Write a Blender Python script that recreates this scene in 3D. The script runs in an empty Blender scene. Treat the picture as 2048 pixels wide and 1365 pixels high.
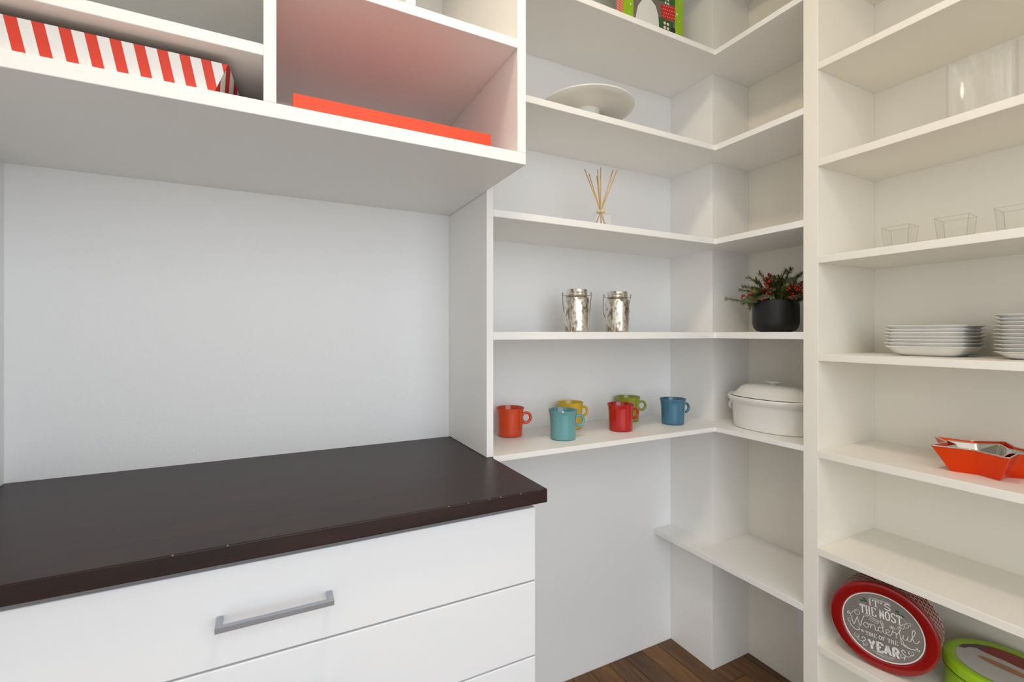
import bpy, bmesh, math, random
from mathutils import Vector, Matrix
random.seed(7)
SC = bpy.context.scene
COL = SC.collection

# ------------------------------------------------------------------ camera, world, exposure
YAW = math.radians(27.2)
cam_d = bpy.data.cameras.new('camera'); cam = bpy.data.objects.new('camera', cam_d); COL.objects.link(cam)
cam.location = (0, 0, 1.26); cam.rotation_euler = (math.radians(90), 0, -YAW)
cam_d.sensor_width = 36; cam_d.lens = 937 / 2048 * 36; cam_d.shift_y = -16 / 2048; cam_d.clip_start = 0.02
SC.camera = cam
SC.view_settings.view_transform = 'Standard'; SC.view_settings.look = 'None'
SC.view_settings.gamma = 1; SC.view_settings.use_curve_mapping = False
SC.view_settings.exposure = 0.2
W = bpy.data.worlds.new('daylight'); SC.world = W; W.use_nodes = True
bg = W.node_tree.nodes['Background']; bg.inputs[0].default_value = (0.89, 0.945, 1.0, 1); bg.inputs[1].default_value = 2.25
LAMP_STRENGTH = 48.0
LAMP_COLOR = (1.0, 0.855, 0.665, 1)

# room dimensions (metres)
XL, XB, YA, YN, ZC = -0.52, 1.672, 1.42, -0.5, 2.74
XF, YF = 1.374, 1.126           # shelf fronts along the right and the back wall
XC, YC = 1.465, 1.214           # boxed corner column
DOOR_X0, DOOR_X1, DOOR_Z = -0.42, 1.15, 2.4  # unseen doorway, added and widened to let more daylight in
pl = bpy.data.lights.new('doorway_daylight', 'AREA'); pl.shape = 'RECTANGLE'; pl.size = DOOR_X1 - DOOR_X0; pl.size_y = DOOR_Z
pl.cycles.is_portal = True
po = bpy.data.objects.new('doorway_daylight', pl); COL.objects.link(po)
po.location = ((DOOR_X0 + DOOR_X1) / 2, YN - 0.13, DOOR_Z / 2); po.rotation_euler = (math.radians(90), 0, 0)

# ------------------------------------------------------------------ materials
def lin(c):
    return tuple((x / 12.92 if x <= 0.04045 else ((x + 0.055) / 1.055) ** 2.4) for x in c)
def rgb(r, g, b): return lin((r / 255, g / 255, b / 255)) + (1,)
MATS = {}
def mat(name, col, rough=0.5, metal=0.0, bump=0.0, bscale=80.0, var=0.0, coat=0.0, spec=0.5, mapping=(1, 1, 1)):
    if name in MATS: return MATS[name]
    m = bpy.data.materials.new(name); m.use_nodes = True; nt = m.node_tree; N = nt.nodes; L = nt.links
    p = N['Principled BSDF']; p.inputs['Base Color'].default_value = col; p.inputs['Roughness'].default_value = rough
    p.inputs['Metallic'].default_value = metal; p.inputs['Specular IOR Level'].default_value = spec
    p.inputs['Coat Weight'].default_value = coat; p.inputs['Coat Roughness'].default_value = 0.08
    if bump or var:
        tc = N.new('ShaderNodeTexCoord'); mp = N.new('ShaderNodeMapping'); mp.inputs['Scale'].default_value = mapping
        nz = N.new('ShaderNodeTexNoise'); nz.inputs['Scale'].default_value = bscale; nz.inputs['Detail'].default_value = 3
        L.new(tc.outputs['Object'], mp.inputs[0]); L.new(mp.outputs[0], nz.inputs['Vector'])
        if bump:
            b = N.new('ShaderNodeBump'); b.inputs['Strength'].default_value = bump; b.inputs['Distance'].default_value = 0.002
            L.new(nz.outputs['Fac'], b.inputs['Height']); L.new(b.outputs[0], p.inputs['Normal'])
        if var:
            mx = N.new('ShaderNodeMix'); mx.data_type = 'RGBA'
            mx.inputs[6].default_value = col; mx.inputs[7].default_value = tuple(c * (1 - var) for c in col[:3]) + (1,)
            L.new(nz.outputs['Fac'], mx.inputs[0]); L.new(mx.outputs[2], p.inputs['Base Color'])
    MATS[name] = m; return m

M_PAINT_R = mat('lamp_tinted_shelf_white', rgb(246, 241, 230), 0.42, bump=0.04, bscale=220)  # white shelf paint with the lamp's warm cast mixed into its colour
M_WALL_R = mat('lamp_tinted_wall_white', rgb(244, 239, 227), 0.6, bump=0.06, bscale=200)  # right wall white, likewise tinted with warm lamp light
M_PAINT = mat('white_cabinet_paint', rgb(246, 244, 240), 0.42, bump=0.04, bscale=220)
M_DRAWER = mat('white_drawer_lacquer', rgb(236, 236, 237), 0.3, bump=0.02, bscale=160)
M_WALL = mat('white_textured_wall', rgb(245, 245, 245), 0.75, bump=0.35, bscale=130)
M_WALL2 = mat('white_smooth_wall', rgb(245, 243, 239), 0.6, bump=0.06, bscale=200)
M_CEIL = mat('white_ceiling_paint', rgb(246, 245, 243), 0.8, bump=0.2, bscale=120)
M_CHROME = mat('brushed_steel', rgb(168, 172, 180), 0.2, 1.0, bump=0.06, bscale=60, mapping=(1, 40, 40))
M_WHITE = mat('white_glazed_ceramic', rgb(238, 236, 231), 0.14, coat=0.3, bump=0.01, bscale=30)
M_CAKE = mat('white_glazed_stoneware', rgb(236, 234, 228), 0.25, bump=0.01, bscale=30)
M_POT = mat('black_matte_ceramic', rgb(13, 12, 12), 0.5, bump=0.05, bscale=60)
M_ORANGEBOX = mat('orange_red_card', rgb(246, 70, 20), 0.35, var=0.05, bscale=8)
M_SILVER = mat('polished_silver', rgb(215, 215, 212), 0.12, 1.0, bump=0.03, bscale=30)
M_LIME = mat('lime_printed_tin', rgb(156, 200, 20), 0.3, var=0.05, bscale=30)
M_RED = mat('red_lacquered_tin', rgb(144, 3, 6), 0.22, coat=0.4, var=0.08, bscale=20)
M_WPRINT = mat('white_print', rgb(232, 232, 228), 0.5, var=0.04, bscale=40)
M_REED = mat('rattan_reed', rgb(222, 178, 104), 0.6, var=0.25, bscale=60)
M_TWINE = mat('cream_twine', rgb(240, 226, 190), 0.8, var=0.1, bscale=90)
M_WIRE = mat('grey_wire', rgb(140, 136, 128), 0.35, 1.0, var=0.2, bscale=90)
M_LEAF = mat('dusty_green_leaf', rgb(116, 128, 92), 0.5, var=0.3, bscale=40)
M_NEEDLE = mat('spruce_needle_green', rgb(122, 132, 62), 0.55, var=0.4, bscale=60)
M_NEEDLE2 = mat('dark_spruce_needle_green', rgb(76, 88, 42), 0.55, var=0.4, bscale=60)
M_BERRY = mat('glossy_red_berry', rgb(150, 10, 10), 0.15, coat=0.4, var=0.2, bscale=50)
M_STEM = mat('brown_twig', rgb(76, 52, 34), 0.7, var=0.3, bscale=60)
M_DARK = mat('dark_plank_joint', rgb(58, 44, 34), 0.8, var=0.2, bscale=30)  # dark brown base seen in the joints between floor planks

def wood_floor():
    m = bpy.data.materials.new('brown_oak_floorboard'); m.use_nodes = True; nt = m.node_tree; N = nt.nodes; L = nt.links
    p = N['Principled BSDF']; p.inputs['Roughness'].default_value = 0.34
    tc = N.new('ShaderNodeTexCoord'); oi = N.new('ShaderNodeObjectInfo')
    mp = N.new('ShaderNodeMapping'); mp.inputs['Scale'].default_value = (14, 1.6, 14)
    add = N.new('ShaderNodeVectorMath'); add.operation = 'ADD'
    mul = N.new('ShaderNodeMath'); mul.operation = 'MULTIPLY'; mul.inputs[1].default_value = 37
    L.new(oi.outputs['Random'], mul.inputs[0]); L.new(tc.outputs['Object'], add.inputs[0]); L.new(mul.outputs[0], add.inputs[1])
    L.new(add.outputs[0], mp.inputs[0])
    nz = N.new('ShaderNodeTexNoise'); nz.inputs['Scale'].default_value = 0.9; nz.inputs['Detail'].default_value = 3; nz.inputs['Distortion'].default_value = 2.2
    L.new(mp.outputs[0], nz.inputs['Vector'])
    mp2 = N.new('ShaderNodeMapping'); mp2.inputs['Scale'].default_value = (60, 4.5, 60); L.new(add.outputs[0], mp2.inputs[0])
    wv = N.new('ShaderNodeTexNoise'); wv.inputs['Scale'].default_value = 2.2; wv.inputs['Detail'].default_value = 5; wv.inputs['Distortion'].default_value = 1.2
    L.new(mp2.outputs[0], wv.inputs['Vector'])
    mx = N.new('ShaderNodeMath'); mx.operation = 'MULTIPLY'; L.new(nz.outputs['Fac'], mx.inputs[0]); L.new(wv.outputs['Fac'], mx.inputs[1])
    ad2 = N.new('ShaderNodeMath'); ad2.operation = 'MULTIPLY_ADD'; ad2.inputs[1].default_value = 0.25
    L.new(oi.outputs['Random'], ad2.inputs[0]); L.new(mx.outputs[0], ad2.inputs[2])
    cr = N.new('ShaderNodeValToRGB'); e = cr.color_ramp.elements
    e[0].position = 0.15; e[0].color = rgb(60, 35, 10); e[1].position = 0.62; e[1].color = rgb(132, 88, 36)
    L.new(ad2.outputs[0], cr.inputs[0]); L.new(cr.outputs[0], p.inputs['Base Color'])
    b = N.new('ShaderNodeBump'); b.inputs['Strength'].default_value = 0.15; b.inputs['Distance'].default_value = 0.001
    L.new(wv.outputs['Fac'], b.inputs['Height']); L.new(b.outputs[0], p.inputs['Normal'])
    return m
M_FLOOR = wood_floor()

def espresso():
    m = bpy.data.materials.new('espresso_stained_wood'); m.use_nodes = True; nt = m.node_tree; N = nt.nodes; L = nt.links
    p = N['Principled BSDF']; p.inputs['Roughness'].default_value = 0.36; p.inputs['Specular IOR Level'].default_value = 0.33; p.inputs['Coat Weight'].default_value = 0.0; p.inputs['Coat Roughness'].default_value = 0.25
    tc = N.new('ShaderNodeTexCoord'); mp = N.new('ShaderNodeMapping'); mp.inputs['Scale'].default_value = (2, 18, 18)
    nz = N.new('ShaderNodeTexNoise'); nz.inputs['Scale'].default_value = 3; nz.inputs['Detail'].default_value = 6; nz.inputs['Distortion'].default_value = 0.4
    L.new(tc.outputs['Object'], mp.inputs[0]); L.new(mp.outputs[0], nz.inputs['Vector'])
    cr = N.new('ShaderNodeValToRGB'); e = cr.color_ramp.elements
    e[0].position = 0.3; e[0].color = rgb(26, 11, 9); e[1].position = 0.75; e[1].color = rgb(50, 25, 19)
    L.new(nz.outputs['Fac'], cr.inputs[0]); L.new(cr.outputs[0], p.inputs['Base Color'])
    b = N.new('ShaderNodeBump'); b.inputs['Strength'].default_value = 0.06; b.inputs['Distance'].default_value = 0.001
    L.new(nz.outputs['Fac'], b.inputs['Height']); L.new(b.outputs[0], p.inputs['Normal'])
    return m
M_COUNTER = espresso()

def glass_thin(name, tint=(0.996, 0.996, 0.99, 1), streak=0.0, edge=(0.62, 0.63, 0.58, 1)):
    m = bpy.data.materials.new(name); m.use_nodes = True; nt = m.node_tree; N = nt.nodes; L = nt.links
    N.remove(N['Principled BSDF']); out = N['Material Output']
    tr = N.new('ShaderNodeBsdfTransparent')
    gl = N.new('ShaderNodeBsdfGlossy'); gl.inputs['Roughness'].default_value = 0.03; gl.inputs[0].default_value = (1, 1, 1, 1)
    lw = N.new('ShaderNodeLayerWeight'); lw.inputs['Blend'].default_value = 0.5
    pw_ = N.new('ShaderNodeMath'); pw_.operation = 'POWER'; pw_.inputs[1].default_value = 4.0; L.new(lw.outputs['Facing'], pw_.inputs[0])
    fr = N.new('ShaderNodeMath'); fr.operation = 'MULTIPLY_ADD'; fr.inputs[1].default_value = 0.4; fr.inputs[2].default_value = 0.025; L.new(pw_.outputs[0], fr.inputs[0])
    ed = N.new('ShaderNodeMath'); ed.operation = 'POWER'; ed.inputs[1].default_value = 5.0; L.new(lw.outputs['Facing'], ed.inputs[0])
    tm = N.new('ShaderNodeMix'); tm.data_type = 'RGBA'; tm.inputs[6].default_value = tint; tm.inputs[7].default_value = edge
    L.new(ed.outputs[0], tm.inputs[0]); L.new(tm.outputs[2], tr.inputs[0])
    tc = N.new('ShaderNodeTexCoord'); mp = N.new('ShaderNodeMapping'); mp.inputs['Scale'].default_value = (20, 20, 3)
    nz = N.new('ShaderNodeTexNoise'); nz.inputs['Scale'].default_value = 1.5; nz.inputs['Distortion'].default_value = 1
    L.new(tc.outputs['Object'], mp.inputs[0]); L.new(mp.outputs[0], nz.inputs['Vector'])
    b = N.new('ShaderNodeBump'); b.inputs['Strength'].default_value = 0.25 if streak else 0.05; b.inputs['Distance'].default_value = 0.004
    L.new(nz.outputs['Fac'], b.inputs['Height']); L.new(b.outputs[0], gl.inputs['Normal'])
    mx = N.new('ShaderNodeMixShader'); L.new(fr.outputs[0], mx.inputs[0]); L.new(tr.outputs[0], mx.inputs[1]); L.new(gl.outputs[0], mx.inputs[2])
    last = mx
    if streak:
        df = N.new('ShaderNodeBsdfDiffuse'); df.inputs[0].default_value = (0.95, 0.94, 0.9, 1)
        cr = N.new('ShaderNodeValToRGB'); cr.color_ramp.elements[0].position = 0.42; cr.color_ramp.elements[0].color = (0.02, 0.02, 0.02, 1)
        cr.color_ramp.elements[1].position = 0.68; cr.color_ramp.elements[1].color = (streak,) * 3 + (1,)
        L.new(nz.outputs['Fac'], cr.inputs[0])
        m2 = N.new('ShaderNodeMixShader'); L.new(cr.outputs[0], m2.inputs[0]); L.new(mx.outputs[0], m2.inputs[1]); L.new(df.outputs[0], m2.inputs[2]); last = m2
    L.new(last.outputs[0], out.inputs['Surface']); return m
M_GLASS = glass_thin('clear_glass', edge=(0.93, 0.93, 0.91, 1))
M_EDGE = glass_thin('glass_edge', tint=(0.93, 0.93, 0.90, 1), edge=(0.8, 0.8, 0.76, 1))
M_VASE = glass_thin('streaked_clear_glass', streak=0.14)  # clear glass with pale noise streaks mixed in

def mercury():
    m = bpy.data.materials.new('mercury_glass'); m.use_nodes = True; nt = m.node_tree; N = nt.nodes; L = nt.links
    p = N['Principled BSDF']; p.inputs['Metallic'].default_value = 1
    tc = N.new('ShaderNodeTexCoord'); mp = N.new('ShaderNodeMapping'); mp.inputs['Scale'].default_value = (1, 1, 0.55)
    nz = N.new('ShaderNodeTexNoise'); nz.inputs['Scale'].default_value = 130; nz.inputs['Detail'].default_value = 4
    n2 = N.new('ShaderNodeTexNoise'); n2.inputs['Scale'].default_value = 40; n2.inputs['Detail'].default_value = 3
    L.new(tc.outputs['Object'], mp.inputs[0]); L.new(mp.outputs[0], nz.inputs['Vector']); L.new(mp.outputs[0], n2.inputs['Vector'])
    mu = N.new('ShaderNodeMath'); mu.operation = 'MULTIPLY'; L.new(nz.outputs['Fac'], mu.inputs[0]); L.new(n2.outputs['Fac'], mu.inputs[1])
    cr = N.new('ShaderNodeValToRGB'); e = cr.color_ramp.elements
    e[0].position = 0.15; e[0].color = rgb(140, 126, 106); e[1].position = 0.26; e[1].color = rgb(236, 231, 220)
    L.new(mu.outputs[0], cr.inputs[0]); L.new(cr.outputs[0], p.inputs['Base Color'])
    r2 = N.new('ShaderNodeMapRange'); r2.inputs[3].default_value = 0.5; r2.inputs[4].default_value = 0.2
    L.new(n2.outputs['Fac'], r2.inputs[0]); L.new(r2.outputs[0], p.inputs['Roughness'])
    b = N.new('ShaderNodeBump'); b.inputs['Strength'].default_value = 0.25; b.inputs['Distance'].default_value = 0.001
    L.new(nz.outputs['Fac'], b.inputs['Height']); L.new(b.outputs[0], p.inputs['Normal'])
    p.inputs['Coat Weight'].default_value = 0.6
    return m
M_MERC = mercury()

def stripes(name, vec, period, duty, offset, ca, cb, rough=0.45):
    """two flat print colours alternating along the object-space direction vec"""
    m = bpy.data.materials.new(name); m.use_nodes = True; nt = m.node_tree; N = nt.nodes; L = nt.links
    p = N['Principled BSDF']; p.inputs['Roughness'].default_value = rough
    tc = N.new('ShaderNodeTexCoord'); dt = N.new('ShaderNodeVectorMath'); dt.operation = 'DOT_PRODUCT'; dt.inputs[1].default_value = vec
    L.new(tc.outputs['Object'], dt.inputs[0])
    a = N.new('ShaderNodeMath'); a.operation = 'ADD'; a.inputs[1].default_value = -offset + 100 * period; L.new(dt.outputs['Value'], a.inputs[0])
    d = N.new('ShaderNodeMath'); d.operation = 'DIVIDE'; d.inputs[1].default_value = period; L.new(a.outputs[0], d.inputs[0])
    f = N.new('ShaderNodeMath'); f.operation = 'FRACT'; L.new(d.outputs[0], f.inputs[0])
    c = N.new('ShaderNodeMath'); c.operation = 'LESS_THAN'; c.inputs[1].default_value = duty; L.new(f.outputs[0], c.inputs[0])
    mx = N.new('ShaderNodeMix'); mx.data_type = 'RGBA'; mx.inputs[6].default_value = cb; mx.inputs[7].default_value = ca
    L.new(c.outputs[0], mx.inputs[0]); L.new(mx.outputs[2], p.inputs['Base Color']); return m

def dashes(name, ca, cb, scale, mortar=0.32, rough=0.4):
    """short light dashes on a coloured ground, laid out on the mesh UVs"""
    m = bpy.data.materials.new(name); m.use_nodes = True; nt = m.node_tree; N = nt.nodes; L = nt.links
    p = N['Principled BSDF']; p.inputs['Roughness'].default_value = rough
    tc = N.new('ShaderNodeTexCoord'); mp = N.new('ShaderNodeMapping'); mp.inputs['Scale'].default_value = scale
    L.new(tc.outputs['UV'], mp.inputs[0])
    br = N.new('ShaderNodeTexBrick'); br.inputs['Color1'].default_value = cb; br.inputs['Color2'].default_value = cb; br.inputs['Mortar'].default_value = ca
    br.inputs['Scale'].default_value = 1; br.inputs['Mortar Size'].default_value = mortar; br.inputs['Brick Width'].default_value = 1.6; br.inputs['Row Height'].default_value = 1
    L.new(mp.outputs[0], br.inputs['Vector']); L.new(br.outputs['Color'], p.inputs['Base Color']); return m

# ------------------------------------------------------------------ mesh helpers
def link(name, me, m, parent=None, loc=None, rot=None, smooth=False):
    o = bpy.data.objects.new(name, me); COL.objects.link(o)
    if m is not None and not me.materials: me.materials.append(m)
    if parent is not None: o.parent = parent
    if loc is not None: o.location = loc
    if rot is not None: o.rotation_euler = rot
    if smooth:
        for f in me.polygons: f.use_smooth = True
    return o
def mesh_of(name, bm):
    me = bpy.data.meshes.new(name); bm.normal_update(); bm.to_mesh(me); bm.free(); return me
def bm_box(bm, x0, x1, y0, y1, z0, z1):
    v = [bm.verts.new(p) for p in ((x0, y0, z0), (x1, y0, z0), (x1, y1, z0), (x0, y1, z0), (x0, y0, z1), (x1, y0, z1), (x1, y1, z1), (x0, y1, z1))]
    for f in ((0, 3, 2, 1), (4, 5, 6, 7), (0, 1, 5, 4), (1, 2, 6, 5), (2, 3, 7, 6), (3, 0, 4, 7)): bm.faces.new([v[i] for i in f])
def box(name, dims, m, parent=None, bev=0.0012):
    bm = bmesh.new(); bm_box(bm, *dims)
    if bev: bmesh.ops.bevel(bm, geom=bm.edges[:], offset=bev, segments=2, affect='EDGES', profile=0.5)
    return link(name, mesh_of(name, bm), m, parent)
def prism(name, poly, z0, z1, m, parent=None, bev=0.0012):
    bm = bmesh.new()
    a = [bm.verts.new((x, y, z0)) for x, y in poly]; b = [bm.verts.new((x, y, z1)) for x, y in poly]; n = len(poly)
    bm.faces.new(a[::-1]); bm.faces.new(b)
    for i in range(n): bm.faces.new((a[i], a[(i + 1) % n], b[(i + 1) % n], b[i]))
    bmesh.ops.recalc_face_normals(bm, faces=bm.faces[:])
    if bev: bmesh.ops.bevel(bm, geom=bm.edges[:], offset=bev, segments=2, affect='EDGES', profile=0.5)
    return link(name, mesh_of(name, bm), m, parent)
def lathe_bm(prof, n=48, sx=1.0, sy=1.0, bm=None):
    """revolve (r, z) points about z, with UV (angle, length); r == 0 ends close"""
    bm = bm or bmesh.new(); uvl = bm.loops.layers.uv.verify(); rings = []
    ln = [0]
    for a, b in zip(prof, prof[1:]): ln.append(ln[-1] + math.hypot(b[0] - a[0], b[1] - a[1]))
    for r, z in prof:
        if r < 1e-6: rings.append([bm.verts.new((0, 0, z))])
        else: rings.append([bm.verts.new((r * sx * math.cos(2 * math.pi * i / n), r * sy * math.sin(2 * math.pi * i / n), z)) for i in range(n)])
    for k in range(len(prof) - 1):
        A, B = rings[k], rings[k + 1]
        for i in range(n):
            j = (i + 1) % n
            if len(A) == 1 and len(B) == 1: continue
            if len(A) == 1: f = bm.faces.new((A[0], B[j], B[i])); uv = ((i + .5, k), (i + 1, k + 1), (i, k + 1))
            elif len(B) == 1: f = bm.faces.new((A[i], A[j], B[0])); uv = ((i, k), (i + 1, k), (i + .5, k + 1))
            else: f = bm.faces.new((A[i], A[j], B[j], B[i])); uv = ((i, k), (i + 1, k), (i + 1, k + 1), (i, k + 1))
            for lp, (a, b) in zip(f.loops, uv): lp[uvl].uv = (a / n, ln[b])
    bmesh.ops.recalc_face_normals(bm, faces=bm.faces[:])
    return bm
def lathe(name, prof, m, parent=None, n=48, loc=None, rot=None, sx=1.0, sy=1.0):
    o = link(name, mesh_of(name, lathe_bm(prof, n, sx, sy)), m, parent, loc, rot, smooth=True)
    md = o.modifiers.new('edges', 'EDGE_SPLIT'); md.split_angle = math.radians(40)
    return o
def catmull(pts, sub=8, closed=False):
    out = []; n = len(pts); P = [Vector(p) for p in pts]
    for i in range(n if closed else n - 1):
        if closed: p0, p1, p2, p3 = P[(i - 1) % n], P[i], P[(i + 1) % n], P[(i + 2) % n]
        else: p0, p1, p2, p3 = P[max(i - 1, 0)], P[i], P[i + 1], P[min(i + 2, n - 1)]
        for s in range(sub):
            t = s / sub
            out.append(0.5 * ((2 * p1) + (p2 - p0) * t + (2 * p0 - 5 * p1 + 4 * p2 - p3) * t * t + (3 * p1 - p0 - 3 * p2 + p3) * t ** 3))
    if not closed: out.append(P[-1])
    return out
def tube_bm(bm, pts, rad, n=8, closed=False, squash=1.0):
    P = [Vector(p) for p in pts]; rings = []; up = None
    for i, p in enumerate(P):
        a = P[(i - 1) % len(P)] if (closed or i) else p; b = P[(i + 1) % len(P)] if (closed or i < len(P) - 1) else p
        t = (b - a).normalized()
        if up is None:
            up = Vector((0, 0, 1)) if abs(t.z) < 0.9 else Vector((1, 0, 0))
        s = t.cross(up).normalized(); up = s.cross(t).normalized()
        r = rad(i / max(len(P) - 1, 1)) if callable(rad) else rad
        rings.append([bm.verts.new(p + s * (r * math.cos(2 * math.pi * k / n)) + up * (squash * r * math.sin(2 * math.pi * k / n))) for k in range(n)])
    m = len(rings)
    for i in range(m if closed else m - 1):
        A, B = rings[i], rings[(i + 1) % m]
        for k in range(n): bm.faces.new((A[k], A[(k + 1) % n], B[(k + 1) % n], B[k]))
    if not closed: bm.faces.new(rings[0][::-1]); bm.faces.new(rings[-1])
    bmesh.ops.recalc_face_normals(bm, faces=bm.faces[:])
def tube(name, pts, rad, m, parent=None, n=8, closed=False):
    bm = bmesh.new(); tube_bm(bm, pts, rad, n, closed); return link(name, mesh_of(name, bm), m, parent, smooth=True)
def empty(name, loc=(0, 0, 0), rz=0.0):
    o = bpy.data.objects.new(name, None); COL.objects.link(o); o.location = loc; o.rotation_euler = (0, 0, rz); o.empty_display_size = 0.05; return o
def tag(o, label, cat, group=None):
    o['label'] = label; o['category'] = cat
    if group: o['group'] = group
    return o
def struct(o, label=None):
    o['kind'] = 'structure'
    if label: o['label'] = label
    return o
def copy_tree(o, parent=None):
    c = o.copy(); COL.objects.link(c); c.parent = parent
    for ch in list(o.children): copy_tree(ch, c)
    return c

# ------------------------------------------------------------------ room shell
fl = struct(box('floor', (XL, XB, YN, YA, -0.06, -0.012), M_DARK, bev=0), 'brown oak plank floor in the corner')
pw = 0.083; x = XL; i = 0
while x < XB - 0.001:
    x1 = min(x + pw, XB); y = YN; first = True
    while y < YA - 0.001:
        L_ = random.uniform(0.35, 0.9) if first else random.uniform(0.7, 1.3); first = False
        y1 = min(y + L_, YA)
        if YA - y1 < 0.15: y1 = YA
        g = 0.0008
        p = box('floor_plank', (x + g, x1 - g, y + g, y1 - g, -0.012, 0.0), M_FLOOR, fl, bev=0.0012); y = y1
    x = x1
T = 0.12
struct(box('floor_bounce_hall', (-4.0, 5.0, YN - T - 5.0, YN - T, -0.06, 0.0), mat('bounce_hall_floor', rgb(178, 168, 156), 0.45, var=0.3, bscale=4, mapping=(8, 1, 8)), bev=0), 'unseen floor added beyond the doorway to bounce light')  # unseen floor, added to dim light from below and bounce some back
fl2 = box('floor_threshold', (DOOR_X0, DOOR_X1, YN - T, YN, -0.06, 0.0), MATS['bounce_hall_floor'], bev=0); struct(fl2, 'threshold in the added doorway')
struct(box('wall_back', (XL - T, XB + T, YA, YA + T, -0.06, ZC), M_WALL, bev=0), 'white textured back wall behind the counter')
struct(box('wall_right', (XB, XB + T, YN, YA, -0.06, ZC), M_WALL_R, bev=0), 'white right wall behind the tall shelves')
struct(box('wall_left', (XL - T, XL, YN, YA, -0.06, ZC), M_WALL, bev=0), 'white left wall at the picture edge')
# unseen wall behind the camera, its wide doorway added for daylight
bm = bmesh.new()
bm_box(bm, XL - T, DOOR_X0, YN - T, YN, -0.06, ZC); bm_box(bm, DOOR_X1, XB + T, YN - T, YN, -0.06, ZC); bm_box(bm, DOOR_X0, DOOR_X1, YN - T, YN, DOOR_Z, ZC)
struct(link('wall_front', mesh_of('wall_front', bm), M_WALL), 'white wall behind the viewer with a wide doorway added for daylight')
bm = bmesh.new()
for a, b in ((DOOR_X0 - 0.07, DOOR_X0), (DOOR_X1, DOOR_X1 + 0.07)): bm_box(bm, a, b, YN, YN + 0.018, 0, DOOR_Z + 0.07)
bm_box(bm, DOOR_X0, DOOR_X1, YN, YN + 0.018, DOOR_Z, DOOR_Z + 0.07)
struct(link('trim_1', mesh_of('trim_1', bm), M_PAINT), 'white casing around the added doorway')
struct(box('ceiling', (XL - T, XB + T, YN - T, YA + T, ZC, ZC + 0.1), M_CEIL, bev=0), 'white ceiling')
struct(box('wall_corner', (XC, XB, YC, YA, 0.0, ZC), M_WALL2, bev=0.001), 'white boxed-in column in the corner behind the shelves')

# ------------------------------------------------------------------ ceiling lamp
lamp = tag(empty('ceiling_lamp', (0.28, 0.45, ZC)), 'round warm flush ceiling lamp above the counter front', 'lamp')
lathe('lamp_base', [(0, 0), (0.15, 0), (0.15, -0.018), (0.13, -0.024), (0, -0.024)], M_PAINT, lamp)
m = bpy.data.materials.new('lit_opal_glass'); m.use_nodes = True; N = m.node_tree.nodes; p = N['Principled BSDF']
p.inputs['Base Color'].default_value = (0.9, 0.88, 0.84, 1); p.inputs['Emission Color'].default_value = LAMP_COLOR; p.inputs['Emission Strength'].default_value = LAMP_STRENGTH
lathe('lamp_shade', [(0.128, -0.024), (0.13, -0.035), (0.115, -0.055), (0.08, -0.07), (0.04, -0.077), (0, -0.079)], m, lamp)

# ------------------------------------------------------------------ corner shelves
cs = tag(empty('corner_shelving', (1.375, 1.126, 0)), 'white L-shaped corner shelves wrapping around the boxed column', 'shelves')
PX0, PX1 = 0.504, 0.5235
def child(o, root):      # keep world coordinates, hang under root
    o.parent = root; o.matrix_parent_inverse = Matrix.Translation(-Vector(root.location)); return o
ROWS_A = [(2.558, 2.577), (2.2283, 2.247), (1.8955, 1.915), (1.569, 1.589), (1.2415, 1.263), (0.9165, 0.932)]
YU0, YU1 = 0.7825, 0.8235     # upright between corner shelves and tall unit
for z0, z1 in ROWS_A:
    child(prism('shelf', [(PX1, YF), (XF, YF), (XF, YU1), (XB, YU1), (XB, YC), (XC, YC), (XC, YA), (PX1, YA)], z0, z1, M_PAINT), cs)
child(prism('low_shelf', [(XF, YA), (XF, YU1), (XB, YU1), (XB, YC), (XC, YC), (XC, YA)], 0.4505, 0.4709, M_PAINT), cs)
child(box('side_panel', (PX0, PX1, YF, YA, 0.9315, ZC), M_PAINT), cs)

# ------------------------------------------------------------------ tall shelving along the right wall
ts = tag(empty('shelving_unit', (XF, 0.8, 0)), 'tall white shelving unit on the right wall holding glassware and plates', 'shelves')
child(box('upright', (XF, XB, YU0, YU1, 0, ZC), M_PAINT_R), ts)
YE = -0.455
child(box('upright', (XF, XB, YE - 0.04, YE, 0, ZC), M_PAINT_R), ts)
ROWS_B = [(2.5555, 2.5755), (2.281, 2.301), (2.0055, 2.0245), (1.7315, 1.7525), (1.4572, 1.4777), (1.1808, 1.2), (0.9073, 0.928), (0.6316, 0.652), (0.358, 0.3786), (0.085, 0.1055)]
for z0, z1 in ROWS_B: child(box('shelf', (XF, XB, YE, YU0, z0, z1), M_PAINT_R), ts)

# ------------------------------------------------------------------ upper cabinet
uc = tag(empty('wall_cabinet', (0, 0.91, 1.633)), 'open white wall cabinet with cubbies above the dark counter', 'cabinet')
CX0, CX1, CY0, CY1 = XL, 0.5025, 0.9095, YA
CB, CT = 1.633, ZC
def cb(name, d): return child(box(name, d, M_PAINT), uc)
cb('bottom_panel', (CX0, CX1, CY0, CY1, CB, 1.659))
cb('side_panel', (0.4815, CX1, CY0, CY1, 1.659, CT)); cb('side_panel', (CX0, CX0 + 0.02, CY0, CY1, 1.659, CT))
cb('divider', (-0.012, 0.008, CY0, CY1, 1.659, 2.45))
for z in (1.7365, 1.815, 2.0, 2.2): cb('shelf', (CX0 + 0.02, -0.012, CY0, CY1, z, z + 0.0195)) if z != 1.815 else None
cb('shelf', (0.008, 0.4815, CY0, CY1, 1.8865, 1.9065))
cb('divider', (0.234, 0.254, CY0, CY1, 1.9065, 2.45))
cb('shelf', (CX0 + 0.02, 0.4815, CY0, CY1, 2.45, 2.47))
cb('back_panel', (CX0 + 0.02, 0.4815, CY1 - 0.006, CY1, 1.659, CT))

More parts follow.
